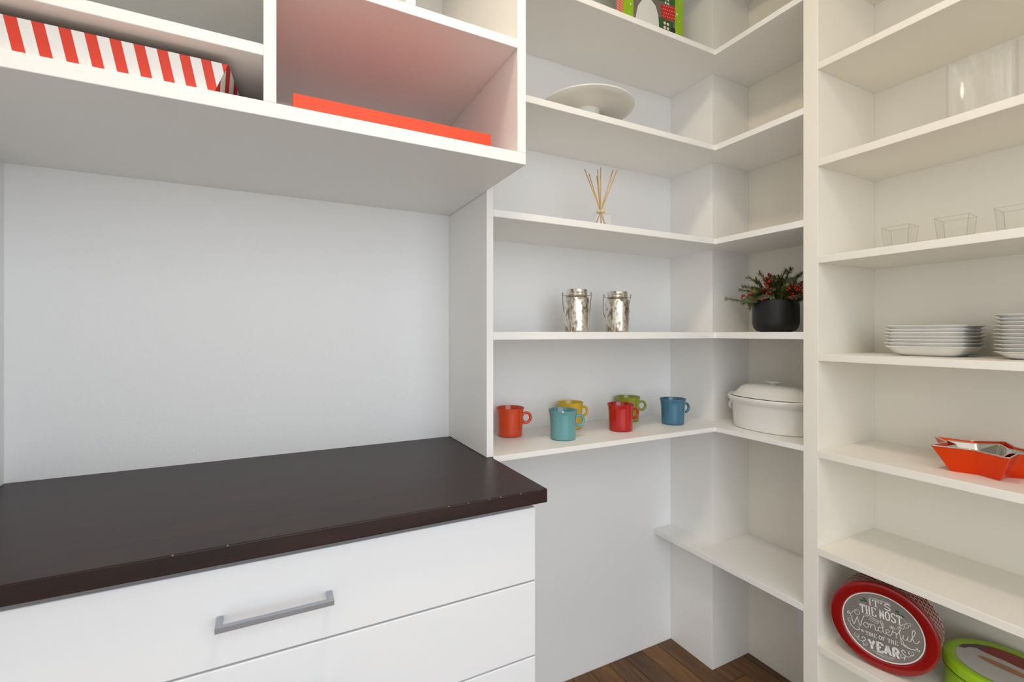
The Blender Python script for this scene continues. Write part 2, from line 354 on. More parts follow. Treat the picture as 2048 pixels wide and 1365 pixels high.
# ------------------------------------------------------------------ counter and drawers
ct = tag(box('countertop', (XL, 0.5195, 0.8465, YA, 0.9018, 0.9308), M_COUNTER, bev=0.002), 'dark espresso wooden countertop with worn front edge', 'countertop')
RC = random.Random(9)
for cx in [0.30, 0.34, 0.385, 0.41, 0.455, 0.5] + [-0.13, -0.06]:
    w_ = RC.uniform(0.0006, 0.0016) if cx > 0.28 else RC.uniform(0.0006, 0.0015)
    c_ = box('chip', (cx - w_, cx + w_, 0.8462, 0.8482, 0.9298 - RC.uniform(0.0002, 0.0006), 0.9309), mat('bare_wood_chip', rgb(170, 138, 106), 0.7, var=0.2, bscale=90), ct, bev=0.0002)
    c_['label'] = 'pale worn chip on the front edge'
dc = tag(empty('drawer_cabinet', (0, 0.87, 0)), 'white base cabinet with wide drawers under the dark counter', 'cabinet')
DX0, DX1, DY = XL + 0.002, 0.5037, 0.87
bm = bmesh.new()
bm_box(bm, DX0, DX1 - 0.0, DY + 0.02, YA - 0.004, 0.09, 0.9014); bm_box(bm, DX0, DX1, DY + 0.08, YA - 0.004, 0.0005, 0.09)
child(link('body', mesh_of('body', bm), M_DRAWER), dc)
zt = 0.8885
for i in range(5):
    zb = (0.7296, 0.5688, 0.408, 0.2472, 0.0952)[i]
    d = child(box('drawer', (DX0 + 0.001, DX1, DY, DY + 0.0195, zb + 0.0016, zt - 0.0016), M_DRAWER, bev=0.0018), dc)
    zt = zb
    hz = (0.8077, 0.6475, 0.487, 0.326, 0.18)[i]
    bm = bmesh.new()
    bm_box(bm, -0.0764, 0.0941, 0.8345, 0.8435, hz - 0.0043, hz + 0.0043)
    for a, b in ((-0.0764, -0.0674), (0.0851, 0.0941)): bm_box(bm, a, b, 0.8435, DY - 0.0002, hz - 0.0043, hz + 0.0043)
    bmesh.ops.bevel(bm, geom=bm.edges[:], offset=0.0005, segments=1, affect='EDGES')
    hd = link('handle', mesh_of('handle', bm), M_CHROME); hd.parent = d
    hd['label'] = 'square brushed steel bar handle'

# wall socket low on the right wall beside the upright
so = tag(empty('wall_socket', (XB, 0.97, 0.235)), 'white wall socket plate low behind the tall upright', 'socket')
box('plate', (-0.006, -0.0005, -0.05, 0.05, -0.055, 0.055), M_PAINT, so, bev=0.002)
box('outlet', (-0.008, -0.006, -0.02, 0.02, -0.035, 0.035), M_WHITE, so, bev=0.001)

# ------------------------------------------------------------------ gift boxes in the wall cabinet
sb = tag(empty('striped_box', (-0.27, 0.939, 1.659)), 'flat gift box in red and white striped paper in the cabinet cubby', 'box')
SRED = stripes('red_white_stripe_paper', (1, 0, 0.2), 0.0300, 0.49, 0.0245 + 0.2 * 0.0622 - 0.1, rgb(222, 60, 36), rgb(240, 238, 234))
bm = bmesh.new()
hx = [bm.verts.new(p) for p in ((-0.215, 0, 0.0003), (0.180, 0, 0.0003), (0.2055, 0.26, 0.0003), (-0.215, 0.26, 0.0003), (-0.215, 0, 0.0622), (0.204, 0, 0.0622), (0.2295, 0.26, 0.0622), (-0.215, 0.26, 0.0622))]
for f in ((0, 3, 2, 1), (4, 5, 6, 7), (0, 1, 5, 4), (1, 2, 6, 5), (2, 3, 7, 6), (3, 0, 4, 7)): bm.faces.new([hx[k] for k in f])
link('wrapped_body', mesh_of('wrapped_body', bm), SRED, sb)
SEND = stripes('red_white_folded_end', (0, 0.5, 0.86), 0.034, 0.48, 0.012, rgb(206, 46, 30), rgb(238, 236, 232))
bm = bmesh.new(); bm.faces.new([bm.verts.new(p) for p in ((0.1806, 0.0, 0.0004), (0.2061, 0.26, 0.0004), (0.2301, 0.26, 0.062), (0.2046, 0.0, 0.062))])
link('folded_end', mesh_of('folded_end', bm), SEND, sb)
bm = bmesh.new(); bm.faces.new([bm.verts.new(p) for p in ((-0.214, 0.001, 0.0626), (0.2035, 0.001, 0.0626), (0.229, 0.259, 0.0626), (-0.214, 0.259, 0.0626))])
link('kraft_top', mesh_of('kraft_top', bm), mat('brown_kraft_paper', rgb(140, 92, 48), 0.6, var=0.15, bscale=20), sb)

ob = tag(empty('orange_box', (0.2302, 0.93, 1.659)), 'flat glossy orange red gift box in the right cabinet cubby', 'box')
box('base', (-0.1935, 0.1935, 0.002, 0.33, 0.0003, 0.02), M_ORANGEBOX, ob)
bm = bmesh.new(); bm_box(bm, -0.1955, 0.1955, 0, 0.332, 0.004, 0.0338); bmesh.ops.bevel(bm, geom=bm.edges[:], offset=0.0006, segments=1, affect='EDGES')
link('lid', mesh_of('lid', bm), M_ORANGEBOX, ob)

# ------------------------------------------------------------------ mugs
def mug_mat(name, c): return mat(name, c, 0.1, coat=0.5, var=0.12, bscale=25)
def make_mug(loc, ang, m, label, s=1.0):
    r = tag(empty('mug', loc, ang), label, 'mug', 'coloured mugs on the shelf above the counter level'); r.scale = (s, s, s)
    prof = [(0, 0.0), (0.034, 0.0), (0.0385, 0.002), (0.0392, 0.006), (0.0395, 0.02), (0.0400, 0.045), (0.0412, 0.066), (0.0422, 0.0765), (0.0432, 0.081), (0.0452, 0.0862), (0.0455, 0.0882),
            (0.0447, 0.0893), (0.0432, 0.0885), (0.0398, 0.078), (0.0375, 0.055), (0.0365, 0.012), (0.030, 0.006), (0, 0.005)]
    o = lathe('body', prof, m, r, 56)
    bm = bmesh.new(); c = Vector((0.0535, 0, 0.0535)); R = 0.0150
    pts = [c + Vector((R * math.cos(a), 0, R * 1.06 * math.sin(a))) for a in [2 * math.pi * k / 28 for k in range(28)]]
    tube_bm(bm, pts, 0.0046, 10, True, 1.0)
    tube_bm(bm, catmull([(0.0392, 0, 0.027), (0.0408, 0, 0.032), (0.044, 0, 0.0385), (0.0485, 0, 0.0405)], 4), lambda t: 0.0016 + 0.003 * t, 8)
    link('handle', mesh_of('handle', bm), m, r, smooth=True)
    return r
ZM = 0.9323
make_mug((0.6795, 1.336, ZM), math.radians(-10.5), mug_mat('orange_glaze', rgb(220, 66, 8)), 'orange ring-handled mug beside the left shelf panel', 1.01)
make_mug((0.922, 1.352, ZM), math.radians(-3), mug_mat('yellow_glaze', rgb(222, 184, 42)), 'yellow ring-handled mug behind the turquoise mug')
make_mug((0.806, 1.222, ZM), math.radians(-11), mug_mat('turquoise_glaze', rgb(104, 162, 166)), 'pale turquoise ring-handled mug in front of the yellow mug', 1.01)
make_mug((1.1915, 1.366, ZM), math.radians(-19), mug_mat('lime_green_glaze', rgb(150, 158, 26)), 'lime green ring-handled mug behind the red mug', 1.01)
make_mug((1.0495, 1.2395, ZM), math.radians(-8), mug_mat('red_glaze', rgb(188, 14, 8)), 'red ring-handled mug in front of the green mug')
make_mug((1.2935, 1.243, ZM), math.radians(-8), mug_mat('steel_blue_glaze', rgb(62, 116, 146)), 'steel blue ring-handled mug nearest the corner column', 1.02)

# ------------------------------------------------------------------ mercury glass jars
def make_jar(loc, ang, label):
    r = tag(empty('jar', loc, ang), label, 'jar', 'mercury glass jars on the middle shelf')
    lathe('body', [(0, 0), (0.036, 0), (0.0395, 0.003), (0.040, 0.008), (0.0405, 0.06), (0.0405, 0.1), (0.0395, 0.108), (0.035, 0.113), (0.0335, 0.1145), (0, 0.1145)], M_MERC, r)
    lathe('neck', [(0.0325, 0.1145), (0.0345, 0.117), (0.0345, 0.119), (0.0335, 0.1205), (0.0335, 0.125), (0.0345, 0.127), (0.0335, 0.129), (0.0335, 0.1325), (0.034, 0.1355), (0.033, 0.138), (0.0305, 0.138), (0.0300, 0.120), (0.0, 0.1185)], M_MERC, r)
    tube('wire_collar', [(0.0355 * math.cos(a), 0.0355 * math.sin(a), 0.1175) for a in [2 * math.pi * k / 32 for k in range(32)]], 0.0011, M_WIRE, r, 6, True)
    b = []
    for sx in (-1, 1):
        tube('wire_loop', [(sx * 0.0358, 0, 0.117), (sx * 0.042, 0, 0.1185), (sx * 0.0455, 0, 0.1225), (sx * 0.0475, 0, 0.1275), (sx * 0.0455, 0.001, 0.129), (sx * 0.044, 0.001, 0.125)], 0.0009, M_WIRE, r, 6)
    pts = catmull([(-0.0465, 0, 0.124), (-0.0455, 0.012, 0.105), (-0.0435, 0.025, 0.075), (-0.034, 0.036, 0.05), (-0.015, 0.0425, 0.035), (0.0, 0.0435, 0.031), (0.015, 0.0425, 0.035), (0.034, 0.036, 0.05), (0.0435, 0.025, 0.075), (0.0455, 0.012, 0.105), (0.0465, 0, 0.124)], 5)
    tube('bail_handle', pts, 0.0010, M_WIRE, r, 6)
    return r
make_jar((0.885, 1.26, 1.2633), math.radians(-34), 'tall mercury glass jar with wire bail left of its twin')
make_jar((1.0545, 1.262, 1.2633), math.radians(-26), 'mercury glass jar with wire bail nearer the corner column')

# ------------------------------------------------------------------ reed diffuser
rd = tag(empty('reed_diffuser', (0.962, 1.235, 1.5893), math.radians(-20)), 'clear glass reed diffuser with seven rattan sticks', 'diffuser')
def rounded_sq(hw, r, z, n=5):
    out = []
    for cx, cy, a0 in ((hw - r, hw - r, 0), (-hw + r, hw - r, 90), (-hw + r, -hw + r, 180), (hw - r, -hw + r, 270)):
        for k in range(n + 1):
            a = math.radians(a0 + 90 * k / n); out.append((cx + r * math.cos(a), cy + r * math.sin(a), z))
    return out
def loft(name, rings, m, parent=None, cap0=True, cap1=True, smooth=False):
    bm = bmesh.new(); V = [[bm.verts.new(p) for p in R] for R in rings]; n = len(V[0])
    for A, B in zip(V, V[1:]):
        for i in range(n): bm.faces.new((A[i], A[(i + 1) % n], B[(i + 1) % n], B[i]))
    if cap0: bm.faces.new(V[0][::-1])
    if cap1: bm.faces.new(V[-1])
    bmesh.ops.recalc_face_normals(bm, faces=bm.faces[:])
    o = link(name, mesh_of(name, bm), m, parent, smooth=smooth)
    if smooth: md = o.modifiers.new('edges', 'EDGE_SPLIT'); md.split_angle = math.radians(45)
    return o
loft('bottle', [rounded_sq(0.031, 0.006, 0.0), rounded_sq(0.0325, 0.006, 0.003), rounded_sq(0.0325, 0.006, 0.053), rounded_sq(0.030, 0.008, 0.0575), rounded_sq(0.016, 0.0125, 0.060), rounded_sq(0.0125, 0.0124, 0.061), rounded_sq(0.0125, 0.0124, 0.082), rounded_sq(0.0145, 0.0144, 0.0825), rounded_sq(0.0145, 0.0144, 0.086), rounded_sq(0.0105, 0.0104, 0.086), rounded_sq(0.0105, 0.0104, 0.062), rounded_sq(0.0295, 0.005, 0.052), rounded_sq(0.0295, 0.005, 0.005)], M_GLASS, rd)
tube('twine', [(0.0135 * math.cos(a), 0.0135 * math.sin(a), 0.066 + 0.0012 * k / 8) for k, a in enumerate([2 * math.pi * k / 16 for k in range(40)])], 0.0011, M_TWINE, rd, 6)
tube('twine_bow', catmull([(0.004, -0.0135, 0.068), (0.016, -0.017, 0.073), (0.018, -0.017, 0.066), (0.002, -0.0145, 0.067), (-0.012, -0.017, 0.071), (-0.014, -0.016, 0.064), (0.001, -0.015, 0.067), (0.009, -0.018, 0.048)], 5), 0.0008, M_TWINE, rd, 6)
# stick tips in the diffuser's own frame: sideways offset, height
for dx, dz, dy in ((-0.053, 0.208, 0.004), (-0.036, 0.196, 0.012), (-0.014, 0.204, -0.01), (-0.009, 0.19, 0.012), (0.000, 0.214, 0.0), (0.046, 0.212, 0.01), (0.055, 0.208, -0.004)):
    a = Vector((dx, dy, dz)); b = Vector((-dx * 0.45, -dy * 0.45, 0.008)); tube('reed', [b, b.lerp(a, 0.5), a], 0.0016, M_REED, rd, 6)

# ------------------------------------------------------------------ cake stand
ck = tag(empty('cake_stand', (0.924, 1.2615, 1.9153)), 'wide white footed cake stand on the upper shelf', 'cake stand')
lathe('plate', [(0, 0.0745), (0.045, 0.0745), (0.09, 0.0755), (0.135, 0.077), (0.1505, 0.0795), (0.1545, 0.0825), (0.1545, 0.0855), (0.1525, 0.087), (0.148, 0.085), (0.13, 0.083), (0, 0.082)], M_CAKE, ck, 72)
lathe('foot', [(0, 0), (0.058, 0), (0.059, 0.003), (0.056, 0.007), (0.047, 0.018), (0.042, 0.04), (0.0415, 0.06), (0.043, 0.0744), (0, 0.0744)], M_WHITE, ck)

# ------------------------------------------------------------------ casserole dish
cz = tag(empty('casserole_dish', (1.5195, 1.012, 0.9323), math.radians(0)), 'white oval lidded casserole dish beside the upright', 'casserole')
def oval(a, b, z, n=72, e=2.25, h=0.0):
    out = []
    for i in range(n):
        t = 2 * math.pi * i / n; c, s_ = math.cos(t), math.sin(t)
        out.append((b * math.copysign(abs(c) ** (2 / e), c), a * math.copysign(abs(s_) ** (2 / e), s_), z + h * abs(s_) ** 6))
    return out
loft('dish', [oval(0.128, 0.084, 0.0), oval(0.132, 0.087, 0.002), oval(0.135, 0.089, 0.02), oval(0.138, 0.092, 0.082), oval(0.140, 0.094, 0.086), oval(0.148, 0.1, 0.092), oval(0.1525, 0.1045, 0.1, h=0.004), oval(0.153, 0.105, 0.105, h=0.005), oval(0.149, 0.102, 0.109, h=0.006), oval(0.14, 0.095, 0.1085, h=0.004), oval(0.132, 0.088, 0.1), oval(0.126, 0.083, 0.02), oval(0.118, 0.076, 0.008)], M_WHITE, cz, smooth=True)
loft('lid', [oval(0.134, 0.090, 0.1075), oval(0.1385, 0.0945, 0.111), oval(0.1365, 0.0925, 0.1135), oval(0.127, 0.083, 0.1205), oval(0.119, 0.075, 0.131), oval(0.109, 0.066, 0.141), oval(0.092, 0.053, 0.1478), oval(0.066, 0.036, 0.151), oval(0.03, 0.018, 0.1525)], M_WHITE, cz, smooth=True)
loft('knob', [oval(0.012, 0.009, 0.1515, e=2), oval(0.013, 0.010, 0.155, e=2), oval(0.024, 0.017, 0.1575, e=2), oval(0.0275, 0.02, 0.1605, e=2), oval(0.025, 0.018, 0.163, e=2), oval(0.012, 0.008, 0.1645, e=2)], M_WHITE, cz, smooth=True)
for sg in (-1, 1):
    tube('side_handle', catmull([(-0.022, sg * 0.136, 0.082), (-0.022, sg * 0.149, 0.076), (-0.018, sg * 0.153, 0.06), (0.0, sg * 0.154, 0.052), (0.018, sg * 0.153, 0.06), (0.022, sg * 0.149, 0.076), (0.022, sg * 0.136, 0.082)], 5), 0.0055, M_WHITE, cz, 10)

# ------------------------------------------------------------------ potted winter greens
pp = tag(empty('potted_arrangement', (1.514, 1.0, 1.2633)), 'black pot of spruce sprigs and red berries', 'plant')
lathe('pot', [(0, 0), (0.045, 0), (0.058, 0.004), (0.0665, 0.014), (0.0705, 0.03), (0.0705, 0.085), (0.069, 0.1045), (0.067, 0.106), (0.0655, 0.1045), (0.066, 0.085), (0.064, 0.02), (0.05, 0.01), (0, 0.009)], M_POT, pp, 64)
lathe('soil', [(0, 0.092), (0.0655, 0.092)], M_STEM, pp, 32)
def sprig(base, tip, bend, nn, nl, m, seed, spread=1.0):
    R = random.Random(seed); b, t = Vector(base), Vector(tip); mid = (b + t) / 2 + Vector(bend)
    pts = catmull([b, mid, t], 6); bm = bmesh.new(); tube_bm(bm, pts, lambda s: 0.0016 * (1 - 0.6 * s), 5)
    n = len(pts) - 1
    for k in range(nn):
        s = 0.22 + 0.78 * k / nn; q = s * n; i = min(int(q), n - 1); p = pts[i].lerp(pts[i + 1], q - i); ax = (pts[i + 1] - pts[i]).normalized()
        a = R.uniform(0, 2 * math.pi); u = ax.orthogonal().normalized(); w = ax.cross(u); side = u * math.cos(a) + w * math.sin(a)
        d = (ax * R.uniform(0.5, 0.9) + side * spread * 1.1).normalized(); L_ = nl * R.uniform(0.7, 1.1) * (1 - 0.35 * s); wd = d.cross(ax).normalized() * 0.0010
        v = [bm.verts.new(p + wd), bm.verts.new(p - wd), bm.verts.new(p + d * L_ * 0.6 - wd * 0.9), bm.verts.new(p + d * L_), bm.verts.new(p + d * L_ * 0.6 + wd * 0.9)]
        bm.faces.new(v)
    return link('sprig', mesh_of('sprig', bm), m, pp)
# view-aligned directions of the arrangement: rt runs to the right in the photograph, fw toward the room
rt = Vector((0.55, -0.83, 0)); fw = Vector((-0.83, -0.55, 0)); up = Vector((0, 0, 1))
def P3(a, b, c): return rt * a + fw * b + up * c
SPR0 = [(-0.015, 0.02, -0.155, 0.01, 0.118, 0.0, 0), (-0.01, 0, -0.10, 0.01, 0.158, 0.02, 1), (-0.01, -0.01, -0.085, -0.02, 0.192, 0.02, 0), (0, 0, -0.05, 0.0, 0.205, 0.02, 0),
       (0.0, -0.02, -0.015, -0.02, 0.195, 0.02, 1), (0.01, 0.0, 0.03, 0.01, 0.206, 0.03, 0), (0.02, -0.01, 0.045, -0.02, 0.212, 0.03, 1), (0.02, -0.02, 0.078, -0.01, 0.196, 0.02, 0), (0.03, 0, 0.098, 0.0, 0.178, 0.02, 1),
       (0.0, 0.03, 0.055, 0.055, 0.146, 0.015, 0), (0.01, 0.02, 0.03, 0.06, 0.15, 0.01, 0), (-0.02, 0.03, -0.075, 0.05, 0.098, 0.02, 0), (0.03, 0.02, 0.12, 0.03, 0.135, 0.01, 0), (-0.02, 0, -0.06, 0.03, 0.178, 0.02, 1), (0.0, 0.0, 0.01, 0.02, 0.185, 0.02, 1),
       (-0.02, -0.02, -0.11, -0.03, 0.148, 0.02, 0), (0.02, 0.0, 0.065, 0.02, 0.185, 0.02, 0), (0.03, -0.03, 0.1, -0.03, 0.15, 0.02, 1), (-0.03, 0.03, -0.078, 0.035, 0.078, 0.03, 0)]
RS = random.Random(41); SPR = list(SPR0)
for q in range(40):
    th = RS.uniform(-1, 1); hgt = 0.195 - 0.075 * abs(th) ** 1.5 - RS.uniform(0, 0.035)
    SPR.append((0.03 * th, RS.uniform(-0.03, 0.03), 0.095 * th + RS.uniform(-0.01, 0.01), RS.uniform(-0.045, 0.05), hgt, 0.02, RS.random() < 0.5))
for k, (a, b, c, d, z, bd, dk) in enumerate(SPR):
    sprig(P3(a, b, 0.09), P3(c, d, z), P3(0, 0, bd), 130, 0.021, (M_NEEDLE, M_NEEDLE2)[int(dk)], 30 + k)
leaf_bm = bmesh.new(); lv = []
for i in range(9):
    t = i / 8; w = 0.5 * math.sin(math.pi * min(1, t * 1.02)) ** 0.75 * 0.55; z = -0.12 * (2 * t - 1) ** 2
    lv.append((leaf_bm.verts.new((t, -w, z + 0.05 * w)), leaf_bm.verts.new((t, 0, z - 0.03)), leaf_bm.verts.new((t, w, z + 0.05 * w))))
for A, B in zip(lv, lv[1:]): leaf_bm.faces.new((A[0], B[0], B[1], A[1])); leaf_bm.faces.new((A[1], B[1], B[2], A[2]))
bmesh.ops.solidify(leaf_bm, geom=leaf_bm.faces[:], thickness=0.012)
leaf_me = mesh_of('leaf', leaf_bm)
def leaf(base, dirv, nrm, s):
    o = link('leaf', leaf_me, M_LEAF, pp, smooth=False)
    x = Vector(dirv).normalized(); z = (Vector(nrm) - x * Vector(nrm).dot(x)).normalized(); y = z.cross(x)
    o.matrix_local = Matrix.Translation(base) @ Matrix((x, y, z)).transposed().to_4x4() @ Matrix.Scale(s, 4)
leaf(P3(-0.062, 0.055, 0.112), P3(0.9, 0.15, 0.12), P3(0.0, 0.55, 0.8), 0.056)
leaf(P3(-0.045, 0.05, 0.106), P3(-1, 0.1, 0.05), P3(-0.1, 0.6, 0.75), 0.062)
leaf(P3(0.05, 0.055, 0.1), P3(0.9, 0.2, 0.28), P3(0.0, 0.6, 0.8), 0.06)
leaf(P3(0.02, 0.03, 0.15), P3(0.75, 0.1, 0.6), P3(-0.3, 0.75, 0.4), 0.05)
leaf(P3(-0.03, 0.04, 0.135), P3(0.8, 0.1, 0.2), P3(0.0, 0.7, 0.6), 0.035)
leaf(P3(0.035, 0.06, 0.112), P3(0.7, 0.2, 0.05), P3(0, 0.6, 0.8), 0.04)
bb = bmesh.new(); bmesh.ops.create_icosphere(bb, subdivisions=2, radius=0.0050); berry_me = mesh_of('berry', bb)
for f_ in berry_me.polygons: f_.use_smooth = True
R = random.Random(5)
CL = [(-0.022, 0.045, 0.152, 0.014, 0.024, 17), (0.055, 0.05, 0.148, 0.024, 0.014, 20), (0.068, 0.055, 0.13, 0.02, 0.012, 9), (-0.073, 0.06, 0.126, 0.007, 0.006, 5), (-0.031, 0.062, 0.112, 0.016, 0.006, 7), (0.042, 0.062, 0.112, 0.012, 0.005, 5), (-0.1, 0.035, 0.12, 0.005, 0.005, 3), (-0.018, 0.0, 0.188, 0.012, 0.01, 6), (0.03, 0.03, 0.15, 0.006, 0.01, 4)]
for a, b, c, ra, rc, n in CL:
    for k in range(n):
        o = link('berry', berry_me, M_BERRY, pp, P3(a + R.uniform(-ra, ra), b + R.uniform(-0.012, 0.012), c + R.uniform(-rc, rc)))
        sc = R.uniform(0.7, 1.0); o.scale = (sc, sc, sc)
tube('twig', [P3(-0.06, 0.063, 0.095), P3(-0.066, 0.064, 0.11), P3(-0.072, 0.06, 0.124)], 0.0012, M_STEM, pp, 6)

# ------------------------------------------------------------------ clear vase, tumblers
va = tag(empty('glass_vase', (1.518, 0.487, 1.7528)), 'clear oval glass vase on the upper right shelf', 'vase')
def ov(a, b, z): return oval(a, b, z, 56, 3.0)
loft('vessel', [ov(0.061, 0.0225, 0.0), ov(0.063, 0.024, 0.002), ov(0.063, 0.024, 0.18), ov(0.0605, 0.0215, 0.18), ov(0.0605, 0.0215, 0.008)], M_VASE, va, smooth=True)
def tumbler(loc, rz, label, s=1.0):
    r = tag(empty('tumbler', loc, rz), label, 'glass', 'square glass tumblers on the middle right shelf'); r.scale = (s, s, s)
    q = lambda hw, z: rounded_sq(hw, 0.004, z, 3)
    loft('wall', [q(0.0255, 0.0), q(0.0262, 0.002), q(0.0325, 0.07), q(0.0305, 0.07), q(0.0248, 0.0105)], M_GLASS, r, cap1=False)
    tube('rim', q(0.0315, 0.0702), 0.0008, M_EDGE, r, 6, True)
    for ax, ay in ((1, 1), (1, -1), (-1, 1), (-1, -1)): tube('corner_edge', [(ax * 0.0245, ay * 0.0245, 0.003), (ax * 0.031, ay * 0.031, 0.07)], 0.0009, M_EDGE, r, 6)
    loft('thick_base', [q(0.0253, 0.0015), q(0.0258, 0.0095)], M_GLASS, r)
    return r
tumbler((1.5235, 0.6525, 1.478), math.radians(4), 'square glass tumbler furthest left, nearest the upright')
tumbler((1.536, 0.540, 1.478), math.radians(5), 'square glass tumbler in the middle of its row', 1.04)
tumbler((1.5355, 0.428, 1.478), math.radians(3), 'square glass tumbler cut by the right picture edge', 1.04)

# ------------------------------------------------------------------ plates
def sq_ring(hw, r, z, wav=0.0, n=10, m_=8):
    out = rounded_sq(hw, r, z, n); res = []
    for i, p in enumerate(out):
        res.append(p)
        if i % (n + 1) == n:      # along the straight side, bowed a little
            q = out[(i + 1) % len(out)]
            for k in range(1, m_): t = k / m_; res.append((p[0] + (q[0] - p[0]) * t, p[1] + (q[1] - p[1]) * t, z - wav * math.sin(math.pi * t)))
    return res
def plate_mesh(hw, ht, bw):
    a = [sq_ring(bw - 0.004, 0.022, 0.0), sq_ring(bw, 0.024, 0.0008), sq_ring(bw + (hw - bw) * 0.45, 0.026, ht * 0.30), sq_ring(hw - 0.008, 0.027, ht * 0.72, 0.0003), sq_ring(hw - 0.001, 0.027, ht * 0.93, 0.0005), sq_ring(hw, 0.027, ht - 0.0012, 0.0006), sq_ring(hw - 0.0015, 0.027, ht, 0.0006),
         sq_ring(hw - 0.006, 0.026, ht - 0.0022, 0.0005), sq_ring(bw + (hw - bw) * 0.45 - 0.002, 0.025, ht * 0.30 + 0.0045), sq_ring(bw - 0.002, 0.022, 0.0048), sq_ring(bw - 0.03, 0.015, 0.0045)]
    return a
ORD = ['topmost', 'second from the top', 'third from the top', 'fourth from the top', 'fifth from the top', 'sixth from the top', 'seventh from the top', 'eighth from the top', 'ninth from the top', 'tenth from the top']
def plate_stack(cx, cy, n, hw, ht, bw, step, rz, side, jit):
    first = None; R = random.Random(n)
    for k in range(n):
        pos = ORD[n - 1 - k] if k else 'bottom'
        lab = 'white square plate, %s in the %s stack' % (pos, side)
        if first is None:
            o = loft('plate', plate_mesh(hw, ht, bw), M_WHITE, None, smooth=True); first = o
        else:
            o = first.copy(); COL.objects.link(o)
        o.location = (cx + R.uniform(-jit, jit), cy + R.uniform(-jit, jit), 1.2003 + k * step); o.rotation_euler = (0, 0, rz + R.uniform(-0.01, 0.01))
        tag(o, lab, 'plate', 'white plates in the %s stack' % side)
plate_stack(1.546, 0.588, 7, 0.0845, 0.0262, 0.055, 0.0089, 0.02, 'shorter', 0.0012)
plate_stack(1.55, 0.362, 11, 0.0925, 0.0178, 0.066, 0.00845, 0.0, 'taller', 0.0012)

# ------------------------------------------------------------------ nested star bowls
def copper():
    m = bpy.data.materials.new('metallic_orange_glass'); m.use_nodes = True; nt = m.node_tree; N = nt.nodes; L = nt.links
    p = N['Principled BSDF']; p.inputs['Base Color'].default_value = rgb(226, 72, 16); p.inputs['Metallic'].default_value = 0.75; p.inputs['Roughness'].default_value = 0.24
    tc = N.new('ShaderNodeTexCoord'); nz = N.new('ShaderNodeTexNoise'); nz.inputs['Scale'].default_value = 22
    b = N.new('ShaderNodeBump'); b.inputs['Strength'].default_value = 0.12; b.inputs['Distance'].default_value = 0.002
    L.new(tc.outputs['Object'], nz.inputs['Vector']); L.new(nz.outputs['Fac'], b.inputs['Height']); L.new(b.outputs[0], p.inputs['Normal']); return m
M_COPPER = copper()
def star_ring(ro, ri, z, rtip=0.10, rnot=0.14, off=0.0):
    """five-pointed star outline with softened tips and notches"""
    V = []
    for k in range(10):
        a = math.pi * k / 5 + off; r = ro if k % 2 == 0 else ri; V.append(Vector((r * math.cos(a), r * math.sin(a), z)))
    out = []
    for k in range(10):
        p, c, n = V[k - 1], V[k], V[(k + 1) % 10]; w = rtip if k % 2 == 0 else rnot
        a = c.lerp(p, w); b = c.lerp(n, w)
        for s in range(5):
            t = s / 4; out.append(tuple((a * (1 - t) ** 2 + c * 2 * t * (1 - t) + b * t * t)))
        for s in (0.33, 0.66): out.append(tuple(b.lerp(n.lerp(c, (rnot if k % 2 == 0 else rtip)), s)))
    return out
def star_bowl(name, loc, s, m, mrim, label, ht):
    r = tag(empty(name, loc), label, 'bowl', 'nested star bowls')
    S = lambda f, z, d=0.0: star_ring(0.118 * s * f - d, 0.066 * s * f - d * 0.8, z)
    loft('body', [S(0.62, 0.0), S(0.645, 0.0015), S(0.8, ht * 0.45), S(1.0, ht), S(0.965, ht), S(0.77, ht * 0.45), S(0.6, 0.005)], m, r)
    bm = bmesh.new(); tube_bm(bm, S(0.985, ht + 0.0003), 0.0016, 6, True); link('rim', mesh_of('rim', bm), mrim, r, smooth=True)
    return r
star_bowl('star_bowl', (1.511, 0.477, 0.9283), 1.0, M_COPPER, M_SILVER, 'large metallic orange star-shaped bowl holding the silver star bowl', 0.0605)
star_bowl('star_bowl', (1.511, 0.477, 0.9352), 0.74, M_SILVER, M_SILVER, 'smaller silver star-shaped bowl nested in the orange one', 0.050)

# ------------------------------------------------------------------ flat print helpers (ribbons in the local xy plane)
def ribbon(bm, pts, w, z=0.0, taper=False):
    P = [Vector((p[0], p[1])) for p in pts]; L_ = []; n = len(P)
    for i, p in enumerate(P):
        a = P[max(i - 1, 0)]; b = P[min(i + 1, n - 1)]; t = (b - a)
        if t.length < 1e-9: t = Vector((1, 0))
        t.normalize(); nn = Vector((-t.y, t.x)); ww = w * 0.5
        if taper: ww *= 0.45 + 0.75 * math.sin(math.pi * i / max(n - 1, 1))
        L_.append((bm.verts.new((p.x + nn.x * ww, p.y + nn.y * ww, z)), bm.verts.new((p.x - nn.x * ww, p.y - nn.y * ww, z))))
    for A, B in zip(L_, L_[1:]): bm.faces.new((A[0], A[1], B[1], B[0]))
def disc(bm, cx, cy, r, z, n=20, sy=1.0):
    bm.faces.new([bm.verts.new((cx + r * math.cos(2 * math.pi * i / n), cy + r * sy * math.sin(2 * math.pi * i / n), z)) for i in range(n)])
def sm(pts, sub=6): return [(p.x, p.y) for p in catmull([(a, b, 0) for a, b in pts], sub)]
def arc(cx, cy, rx, ry, a0, a1, n=14): return [(cx + rx * math.cos(math.radians(a0 + (a1 - a0) * i / n)), cy + ry * math.sin(math.radians(a0 + (a1 - a0) * i / n))) for i in range(n + 1)]
